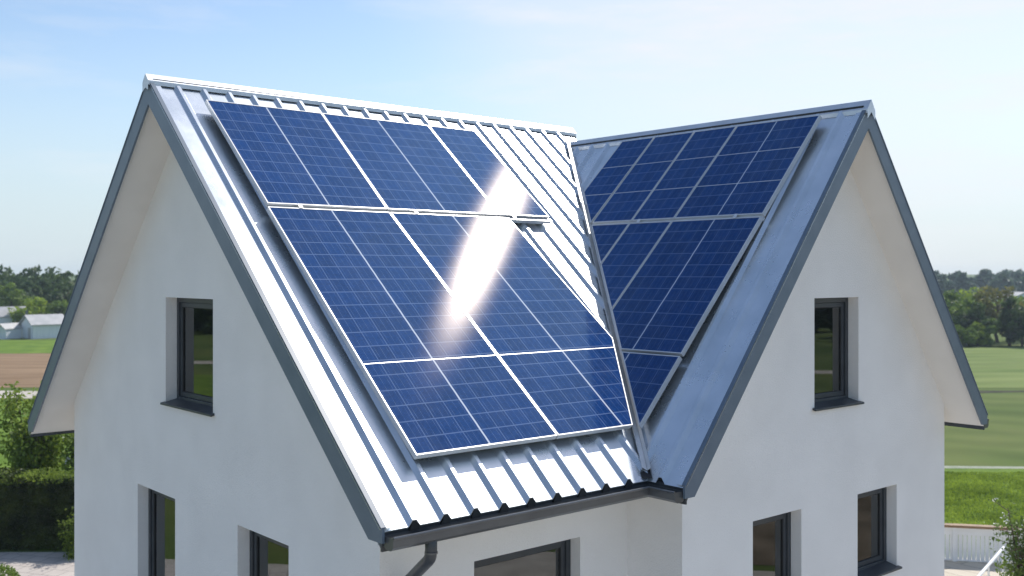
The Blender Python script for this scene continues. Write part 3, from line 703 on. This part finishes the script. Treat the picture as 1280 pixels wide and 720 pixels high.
# ------------------------------------------------------------------ land
def sheet(name, x0, x1_, y0, y1_, z, mat, nx=1, ny=1, tilt=0.0, edge=0.0):
    m_ = MB(); rnd = random.Random(name)
    offs = [[rnd.uniform(-edge, edge) for _ in range(nx + 1)] for _ in range(2)]
    for i in range(nx):
        xa, xb = x0 + (x1_ - x0) * i / nx, x0 + (x1_ - x0) * (i + 1) / nx
        m_.poly([(xa, y0 + tilt * xa + offs[0][i], z), (xb, y0 + tilt * xb + offs[0][i + 1], z), (xb, y1_ + tilt * xb + offs[1][i + 1], z), (xa, y1_ + tilt * xa + offs[1][i], z)])
    return tag(m_.build(name, mat), kind='structure')
def px(u, v, z=0.0):      # pixel of the photograph (1280 wide) -> ground point at height z
    Y = (G - z) * 1285.4 / (v - 342); return ((u - 640) / 1285.4 * Y, Y)
sheet('ground', -6000, 6000, -3000, 7000, 0, M['meadow'])
sheet('ploughed_field', -75, 3, 63, 90, 0.008, M['soil'], nx=30, edge=0.5)
sheet('far_meadow', -75, 3, 90.6, 108, 0.004, M['lawn'], nx=20, edge=0.5)
sheet('farm_track', -75, 4, 57.8, 61.3, 0.008, M['track'], nx=20, edge=0.2)
sheet('grass', -60, 3, 26, 57.0, 0.004, M['lawn'])
sheet('pale_meadow', 8, 130, 63, 97, 0.004, M['pale'], nx=20, edge=0.4)
sheet('lush_meadow', 8, 70, 24, 37.2, 0.004, M['lawn'], nx=20, edge=0.1)
sheet('foot_path', 8, 70, 37.75, 38.2, 0.008, M['path'], nx=30, edge=0.08, tilt=-0.05)
sheet('ditch', 8, 130, 60.4, 61.7, 0.008, M['ditch'], nx=50, edge=0.25)
sheet('terrace', 6.5, 14.0, 10, 25.35, 0.012, M['deck'])
sheet('patio', -16, -7, 12, 25.8, 0.012, M['paver'])
sheet('yard', 17, 48, -6, 20, 0.012, M['earth'])
sheet('gravel_court', -16.5, 16.5, -24, 24.0, 0.008, M['track'])  # pale gravel added around the house to bounce neutral light onto its walls
sheet('lane', 66, 68.5, -40, 55, 0.008, M['track'], nx=1)
sheet('cart_track', -70.5, -68, 5, 55, 0.012, M['track'], nx=1)
# soft berm of dark scrub along the far edge of the pale meadow (right)
def hedge_line(name, p0, p1, h, w, mat, label, cat, n, leaf, seed, kind=None, core=True):
    rnd = random.Random(seed); p0, p1 = Vector(p0), Vector(p1); L_ = (p1 - p0).length; d = (p1 - p0) / L_; nrm = Vector((-d.y, d.x, 0))
    c = (p0 + p1) / 2
    m_ = MB()
    if core:
        k = 14
        for i in range(k):
            a, b = p0 + d * L_ * i / k, p0 + d * L_ * (i + 1) / k; hh = h * 0.86; ww = w * 0.36
            m_.hexa([a - nrm * ww, b - nrm * ww, b + nrm * ww, a + nrm * ww], [a - nrm * ww * .9 + Vector((0, 0, hh)), b - nrm * ww * .9 + Vector((0, 0, hh)), b + nrm * ww * .9 + Vector((0, 0, hh)), a + nrm * ww * .9 + Vector((0, 0, hh))])
    for i in range(n):
        u = rnd.random() * L_; top = rnd.random() < 0.35
        if top: o, z = rnd.uniform(-w / 2, w / 2), h * rnd.uniform(0.88, 1.03)
        else: o, z = rnd.choice((-1, 1)) * w / 2 * rnd.uniform(0.75, 1.06), rnd.random() * h
        z *= 1 + 0.05 * math.sin(u * 2.1 + seed)
        leaf_quad(m_, p0 + d * u + nrm * o + Vector((0, 0, z)), leaf * rnd.uniform(0.6, 1.3), rnd)
    return m_
def leaf_quad(m_, p, s, rnd):
    a = Vector((rnd.gauss(0, 1), rnd.gauss(0, 1), rnd.gauss(0, 1))).normalized(); b = a.orthogonal().normalized(); b = (b * math.cos(rnd.random() * 6) + a.cross(b) * math.sin(rnd.random() * 6))
    b.normalize(); c = a.cross(b)
    m_.poly([p - b * s, p - c * s * .55, p + b * s, p + c * s * .55])

# tufts standing up from the near grass
def tufts(x0, x1_, y0, y1_, n, h, mat, label, seed):
    rnd = random.Random(seed); m_ = MB()
    for i in range(n):
        x, y = rnd.uniform(x0, x1_), rnd.uniform(y0, y1_); k = .5 + .5 * math.sin(x * 1.3 + math.sin(y * .9) * 2) * math.sin(y * .7 + 1); hh = h * rnd.uniform(.4, 1) * (.55 + .6 * k)
        a = rnd.random() * 6.28; w = .022; dx, dy = math.cos(a) * w, math.sin(a) * w; lx, ly = rnd.gauss(0, .3) * hh, rnd.gauss(0, .3) * hh
        m_.poly([(x - dx, y - dy, 0), (x + dx, y + dy, 0), (x + lx, y + ly, hh)])
    return tag(m_.build('grass', mat, fix=False), label, kind='stuff')
# ------------------------------------------------------------------ trees
def crown_mesh(m_, c, rx, rz, nclump, nleaf, leaf, rnd, conic=0.0):
    c = Vector(c)
    for i in range(nclump):
        while True:
            q = Vector((rnd.uniform(-1, 1), rnd.uniform(-1, 1), rnd.uniform(-1, 1)))
            if 0.35 < q.length < 1: break
        r = 1 - conic * (q.z + 1) / 2
        pc = c + Vector((q.x * rx * r * .86, q.y * rx * r * .86, q.z * rz * .9)); cr_ = rx * rnd.uniform(0.16, 0.34) * (1 - conic * .4)
        for k in range(nleaf):
            while True:
                w = Vector((rnd.uniform(-1, 1), rnd.uniform(-1, 1), rnd.uniform(-1, 1)))
                if w.length < 1: break
            w = w.normalized() * (w.length ** 0.45)
            leaf_quad(m_, pc + Vector((w.x * cr_, w.y * cr_, w.z * cr_ * .8)), leaf * rnd.uniform(.6, 1.3), rnd)
def tree(x, y, h, rx, mat, label, group=None, base=0.25, seed=1, conic=0.0, nclump=46, nleaf=60, leaf=None, name='tree', trunk_r=None):
    rnd = random.Random(seed); root = empty(name, (x, y, 0)); tag(root, label, 'tree' if name.endswith('tree') else 'shrub', group)
    leaf = leaf or rx * 0.075
    tb = MB(); r = trunk_r or h * 0.028; top = h * 0.75
    pts = [Vector((x, y, -0.05))]
    for i in range(1, 6): pts.append(Vector((x + rnd.uniform(-1, 1) * r * 1.2, y + rnd.uniform(-1, 1) * r * 1.2, top * i / 5)))
    tb.tube(pts, [r * (1.15 - 0.17 * i) for i in range(6)], 8)
    for i in range(9):
        a = rnd.random() * 6.28; z0 = rnd.uniform(base, 0.65) * h; q = Vector((x, y, z0))
        e_ = q + Vector((math.cos(a) * rx * .7, math.sin(a) * rx * .7, h * rnd.uniform(.08, .2))); mid = (q + e_) / 2 + Vector((0, 0, h * .02))
        tb.tube([q, mid, e_], [r * .42, r * .28, r * .08], 6)
    tb.build('trunk', M['bark'], root)
    cb = MB(); zc = h * (1 + base) / 2; crown_mesh(cb, (x, y, zc), rx, h * (1 - base) / 2, nclump, nleaf, leaf, rnd, conic)
    cb.build('crown', mat, root, fix=False)
    return root
tufts(9.5, 21, 25.7, 36.2, 60000, .10, M['lf_light'], 'lush long grass between the terrace fence and the path', 3)
tufts(9.5, 21, 25.7, 36.2, 30000, .08, M['lf_mid'], 'darker grass mixed into the lush meadow', 4)
# left side
def at(u, Y): return (u - 640) / 1285.4 * Y
LT = [  # u, distance, top pixel, radius, material, label, base, conic
    (44, 118, 371, 2.6, 'lf_light', 'bright yellow-green rounded tree directly behind the pale blue barn', .12, 0),
    (16, 121, 352, 2.2, 'lf_mid', 'mid green tree left of the bright rounded tree, above the barn roofs', .12, 0),
    (70, 119, 376, 1.8, 'lf_mid', 'smaller mid green tree at the right end of the barn', .1, 0),
    (0, 122, 372, 2.4, 'lf_dark', 'dark tree behind the left barn roof at the photo edge', .1, 0),
    (78, 123, 345, 2.8, 'lf_dark', 'tall dark tree beside the left roof edge of the house', .1, 0),
]
for i, (u, Y, v, r, m_, lb, bs, cn) in enumerate(LT):
    tree(at(u, Y), Y, G - (v - 342) * Y / 1285.4, r, M[m_], lb, 'trees at the edge of the fields', bs, 10 + i, cn, nclump=42, nleaf=55, leaf=0.2)
RT = [
    (1196, 104, 362, 2.4, 'lf_mid', 'mid green bushy tree nearest the right roof edge at the meadow end', .05, 0),
    (1213, 102, 377, 2.0, 'lf_dark', 'dark green low tree right of the bushy tree by the roof edge', .04, 0),
    (1217, 112, 360, 2.3, 'lf_light', 'sunlit yellow-green tree behind the dark low tree', .05, 0),
    (1247, 105, 356, 2.9, 'lf_olive', 'broad olive brown tree, the biggest beyond the pale meadow', .08, 0),
    (1262, 100, 364, 1.3, 'lf_dark', 'narrow upright dark tree right of the olive brown one', .04, .45),
    (1232, 100, 398, 1.5, 'lf_mid', 'rounded green bush at the foot of the olive brown tree', .02, 0),
    (1222, 99.5, 404, 1.0, 'lf_light', 'small bright lime green bush between the two darker trees', .02, 0),
    (1278, 99, 381, 2.0, 'lf_dark', 'dark green tree cut by the right edge of the photo', .05, 0),
    (1201, 99, 408, 1.6, 'lf_mid', 'grey-green low bush left of the lime green one', .02, 0),
    (1292, 108, 368, 2.6, 'lf_mid', 'mid green tree partly outside the right edge of the photo', .05, 0),
]
for i, (u, Y, v, r, m_, lb, bs, cn) in enumerate(RT):
    tree(at(u, Y), Y, G - (v - 342) * Y / 1285.4, r, M[m_], lb, 'trees beyond the pale meadow', bs, 40 + i, cn, nclump=42, nleaf=55, leaf=0.2)
FT = [(1231, 300, 336, 4.8, 'tall hazy pointed tree rising above the far wood on the right', .35), (1263, 290, 341, 6.5, 'broad hazy tree rising above the far wood at the right edge', 0), (1275, 310, 345, 6.0, 'hazy round tree at the far right, partly behind the broad one', 0)]
for i, (u, Y, v, r, lb, cn) in enumerate(FT):
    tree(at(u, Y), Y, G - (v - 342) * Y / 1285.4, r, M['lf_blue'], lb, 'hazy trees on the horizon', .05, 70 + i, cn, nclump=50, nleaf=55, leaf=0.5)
# far woods, masses nobody could count
def woodland(name, label, x0, x1_, y0, y1_, hmin, hmax, n, mat, seed, leaf, nl=26):
    rnd = random.Random(seed); m_ = MB()
    for i in range(n):
        x, y, h = rnd.uniform(x0, x1_), rnd.uniform(y0, y1_), rnd.uniform(hmin, hmax); r = h * rnd.uniform(.28, .42)
        crown_mesh(m_, (x, y, h * .5), r, h * .5, 14, nl, leaf, rnd, rnd.choice((0, 0, .4)))
    o = m_.build(name, mat, origin=((x0 + x1_) / 2, (y0 + y1_) / 2, 0), fix=False); tag(o, label, 'woodland', kind='stuff')
    return o
woodland('woodland', 'dark green wood behind the barns and fields on the left', -92, -22, 126, 152, 6.4, 8.4, 110, M['lf_dark'], 5, 0.42)
woodland('woodland', 'continuous dark wood across the fields hidden behind the house', -22, 60, 150, 175, 6.0, 8.0, 60, M['lf_dark'], 6, 0.5)
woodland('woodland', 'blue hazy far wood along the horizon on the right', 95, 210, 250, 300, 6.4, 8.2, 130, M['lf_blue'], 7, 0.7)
woodland('woodland', 'dark wood closing the fields to the right', 100, 125, -30, 70, 4.5, 6.5, 60, M['lf_dark'], 8, 0.6)
woodland('woodland', 'dark wood closing the fields to the left', -125, -100, 0, 110, 4.0, 6.0, 60, M['lf_dark'], 9, 0.6)
woodland('woodland', 'low green thicket filling the gap between the meadow trees and the far wood', 46, 130, 112, 150, 3.0, 4.6, 70, M['lf_mid'], 12, 0.35)

# barns on the left
def barn(u0, u1, Y, v_eave, v_ridge, depth, label, door=False, rz=0.35):
    xa, xb = at(u0, Y), at(u1, Y); w = xb - xa; ze = G - (v_eave - 342) * Y / 1285.4; zr = G - (v_ridge - 342) * Y / 1285.4
    cx = (xa + xb) / 2; root = empty('barn', (cx, Y, 0), rz); tag(root, label, 'barn', 'pale farm sheds at the edge of the wood')
    R_ = Matrix.Rotation(rz, 3, 'Z')
    fn = lambda x, y, z: R_ @ Vector((x, y, 0)) + Vector((cx, Y, z))
    wb = MB(); hw = w / 2
    wb.prism([fn(-hw, 0, 0), fn(hw, 0, 0), fn(hw, 0, ze), fn(0, 0, zr), fn(-hw, 0, ze)], R_ @ Vector((0, depth, 0))); wb.build('wall', M['bwall'], root)
    rb = MB()
    for s in (-1, 1):
        rb.hexa([fn(0, -.25, zr + .03), fn(s * hw * 1.1, -.25, ze - (zr - ze) * .1 + .03), fn(s * hw * 1.1, depth + .25, ze - (zr - ze) * .1 + .03), fn(0, depth + .25, zr + .03)],
                [fn(0, -.25, zr + .13), fn(s * hw * 1.1, -.25, ze - (zr - ze) * .1 + .13), fn(s * hw * 1.1, depth + .25, ze - (zr - ze) * .1 + .13), fn(0, depth + .25, zr + .13)])
    rb.build('roof', M['broof'], root)
    if door:
        db = MB(); db.box((hw * .25, -.04, 0), (hw * .6, -.003, ze * .8), fn); db.build('door', M['broof'], root)
barn(15, 52, 111, 406, 395, 3.6, 'pale blue walled barn with a light tin roof at the left field edge', True, rz=-0.75)
barn(-26, 2, 117, 396, 385, 3.5, 'low roofed shed behind the barn at the left photo edge', rz=-0.9)
barn(-6, 9, 109.8, 412, 406, 2.2, 'tiny white lean-to shed in front of the left edge shed', rz=-0.3)
barn(1262, 1300, 170, 373, 366, 4, 'white roofed farm building among the trees on the far right', rz=0.2)

# hedge, saplings and shrubs near the house, left
def leafy(name, m_, mat, label, cat, origin, kind=None, group=None):
    o = m_.build(name, mat, origin=origin); return tag(o, label, cat, group, kind)
root = empty('clipped_hedge', (-12.4, 26.4, 0)); tag(root, 'tall dark clipped hedge behind the patio at the left of the house', 'hedge')
hm = hedge_line('h', (-15.5, 26.35, 0), (-9.0, 26.6, 0), 1.80, 1.0, None, '', '', 26000, 0.045, 3)
hm.build('foliage', M['lf_hedge'], root, fix=False)
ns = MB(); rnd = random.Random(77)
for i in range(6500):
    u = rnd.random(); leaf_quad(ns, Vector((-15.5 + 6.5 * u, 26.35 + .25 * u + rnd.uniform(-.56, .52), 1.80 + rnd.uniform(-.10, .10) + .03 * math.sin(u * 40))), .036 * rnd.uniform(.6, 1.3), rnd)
ns.build('sunlit_top_leaves', M['lf_young'], root, fix=False)  # sunlit hedge top painted with an added layer of lighter leaves
def shrub(name, label, x, y, h, r, mat, seed, nst=7, nclump=30, nleaf=70, leaf=0.06, blossom=0, base=.12, spread=.8, cat='shrub', arch=0.0):
    rnd = random.Random(seed); root = empty(name, (x, y, 0)); tag(root, label, cat)
    sb, lb_, bb = MB(), MB(), MB()
    for i in range(nst):
        a = rnd.random() * 6.28; rr = r * rnd.uniform(.15, spread); hh = h * rnd.uniform(.65, 1)
        p0 = Vector((x, y, 0)); p3 = Vector((x + math.cos(a) * rr, y + math.sin(a) * rr, hh)); p1 = p0 + Vector((0, 0, hh * .35)); 
        pts = [p0.lerp(p1, t_ / 3) * (1 - t_ / 6) + p3 * (t_ / 6) if False else (p0 * (1 - t_ / 6) ** 2 + p1 * 2 * (t_ / 6) * (1 - t_ / 6) + p3 * (t_ / 6) ** 2) for t_ in range(7)]
        sb.tube(pts, [h * .010 * (1 - k * .13) for k in range(7)], 6)
        for k in range(nclump):
            t_ = rnd.uniform(base, 1); p = p0 * (1 - t_) ** 2 + p1 * 2 * t_ * (1 - t_) + p3 * t_ ** 2
            q = p + Vector((rnd.gauss(0, 1), rnd.gauss(0, 1), rnd.gauss(0, .7))) * r * .20
            sb.tube([p, q], [h * .003, h * .0015], 4, cap=False)
            for _ in range(nleaf):
                leaf_quad(lb_, q + Vector((rnd.gauss(0, 1), rnd.gauss(0, 1), rnd.gauss(0, 1))) * leaf * 1.8, leaf * rnd.uniform(.5, 1.2), rnd)
            if rnd.random() < blossom:
                for _ in range(9): leaf_quad(bb, q + Vector((rnd.gauss(0, 1), rnd.gauss(0, 1), rnd.gauss(0, 1) + 1)) * leaf * .7, leaf * .55, rnd)
    sb.build('stem', M['bark'], root); lb_.build('foliage', mat, root, fix=False)
    if bb.f: bb.build('blossom', M['blossom'], root)
    return root
shrub('garden_tree', 'young bright green leafy tree above the hedge at the left edge', -13.3, 28.6, 3.95, 1.15, M['lf_young'], 21, nst=12, nclump=40, nleaf=22, leaf=0.075, base=.3, cat='tree')
shrub('garden_tree', 'bright leafy young tree under the left eave, right of the other one', -11.7, 28.2, 3.3, .9, M['lf_young'], 22, nst=10, nclump=36, nleaf=20, leaf=0.07, base=.3, blossom=.05, cat='tree')
shrub('garden_shrub', 'small light green shrub against the hedge beside the house wall', at(90, 25.2), 25.3, 1.05, .42, M['lf_young'], 23, nst=9, nclump=14, nleaf=14, leaf=0.045)
rb = MB(); rnd = random.Random(4); bx, by = at(-6, 21.3), 21.3
for i in range(2600):
    q = Vector((rnd.gauss(0, 1), rnd.gauss(0, 1), rnd.gauss(0, 1))).normalized(); leaf_quad(rb, Vector((bx, by, .48)) + Vector((q.x * .5, q.y * .5, q.z * .48)) * rnd.uniform(.82, 1.03), .035, rnd)
leafy('box_ball', rb, M['lf_mid'], 'clipped round green box bush at the bottom left corner', 'shrub', (bx, by, 0))
# right: fence, rail, flowering shrub
fx0, fy0, fx1, fy1 = 8.6, 25.45, 15.2, 24.1
root = empty('garden_fence', (fx0, fy0, 0)); tag(root, 'white boarded terrace fence with a brown wooden cap rail', 'fence')
d = Vector((fx1 - fx0, fy1 - fy0, 0)); Lf = d.length; d.normalize(); nf = Vector((-d.y, d.x, 0))
fnf = lambda a, r, z: Vector((fx0, fy0, 0)) + d * a + nf * r + Vector((0, 0, z))
b1 = MB(); a = 0.0
while a < Lf: b1.box((a, -.012, .06), (a + .088, .012, .66), fnf); a += .10
b1.build('board_panel', M['paint'], root)
b2 = MB(); b2.box((0, -.035, .661), (Lf, .035, .84), fnf); b2.box((0, -.02, .02), (Lf, .02, .059), fnf); b2.build('rail', M['paint'], root)
b3 = MB(); b3.box((-.05, -.10, .842), (Lf + .05, .10, .90), fnf); b3.build('cap_rail', M['wood'], root)
for a in (0.0, 2.2, 4.4, 6.5):
    b4 = MB(); b4.box((a - .045, -.06, 0), (a + .045, .0355, .8415), fnf); b4.build('post', M['paint'], root)
root = empty('handrail', (10.7, 22.5, 0)); tag(root, 'white tubular handrail on the terrace, running towards the flowering shrub', 'handrail')
h_ = MB(); h_.tube([(10.95, 22.9, .9), (9.0, 20.15, .9)], .032, 10); h_.build('rail', M['paint'], root)
for p in ((10.9, 22.83), (9.98, 21.53), (9.06, 20.23)):
    h_ = MB(); h_.tube([(*p, 0), (*p, .87)], .022, 8); h_.build('post', M['paint'], root)
shrub('flowering_shrub', 'loose shrub with small white blossoms at the bottom right corner', at(1286, 18), 18.0, 3.1, .62, M['lf_mid'], 31, nst=20, nclump=40, nleaf=14, leaf=0.042, blossom=.34, base=.15)

# air over the fields

hz = MB(); hz.box((-420, -260, -1.2), (420, 520, 10.2))
m = bpy.data.materials.new('humid air'); m.use_nodes = True; M['haze'] = m; t = m.node_tree; t.nodes.clear()
out = t.nodes.new('ShaderNodeOutputMaterial'); pv = t.nodes.new('ShaderNodeVolumePrincipled'); pv.inputs['Color'].default_value = (0.74, 0.87, 1, 1)
pv.inputs['Density'].default_value = 0.00042; pv.inputs['Anisotropy'].default_value = 0.2
t.links.new(pv.outputs[0], out.inputs['Volume'])
tag(hz.build('haze', m), kind='stuff')
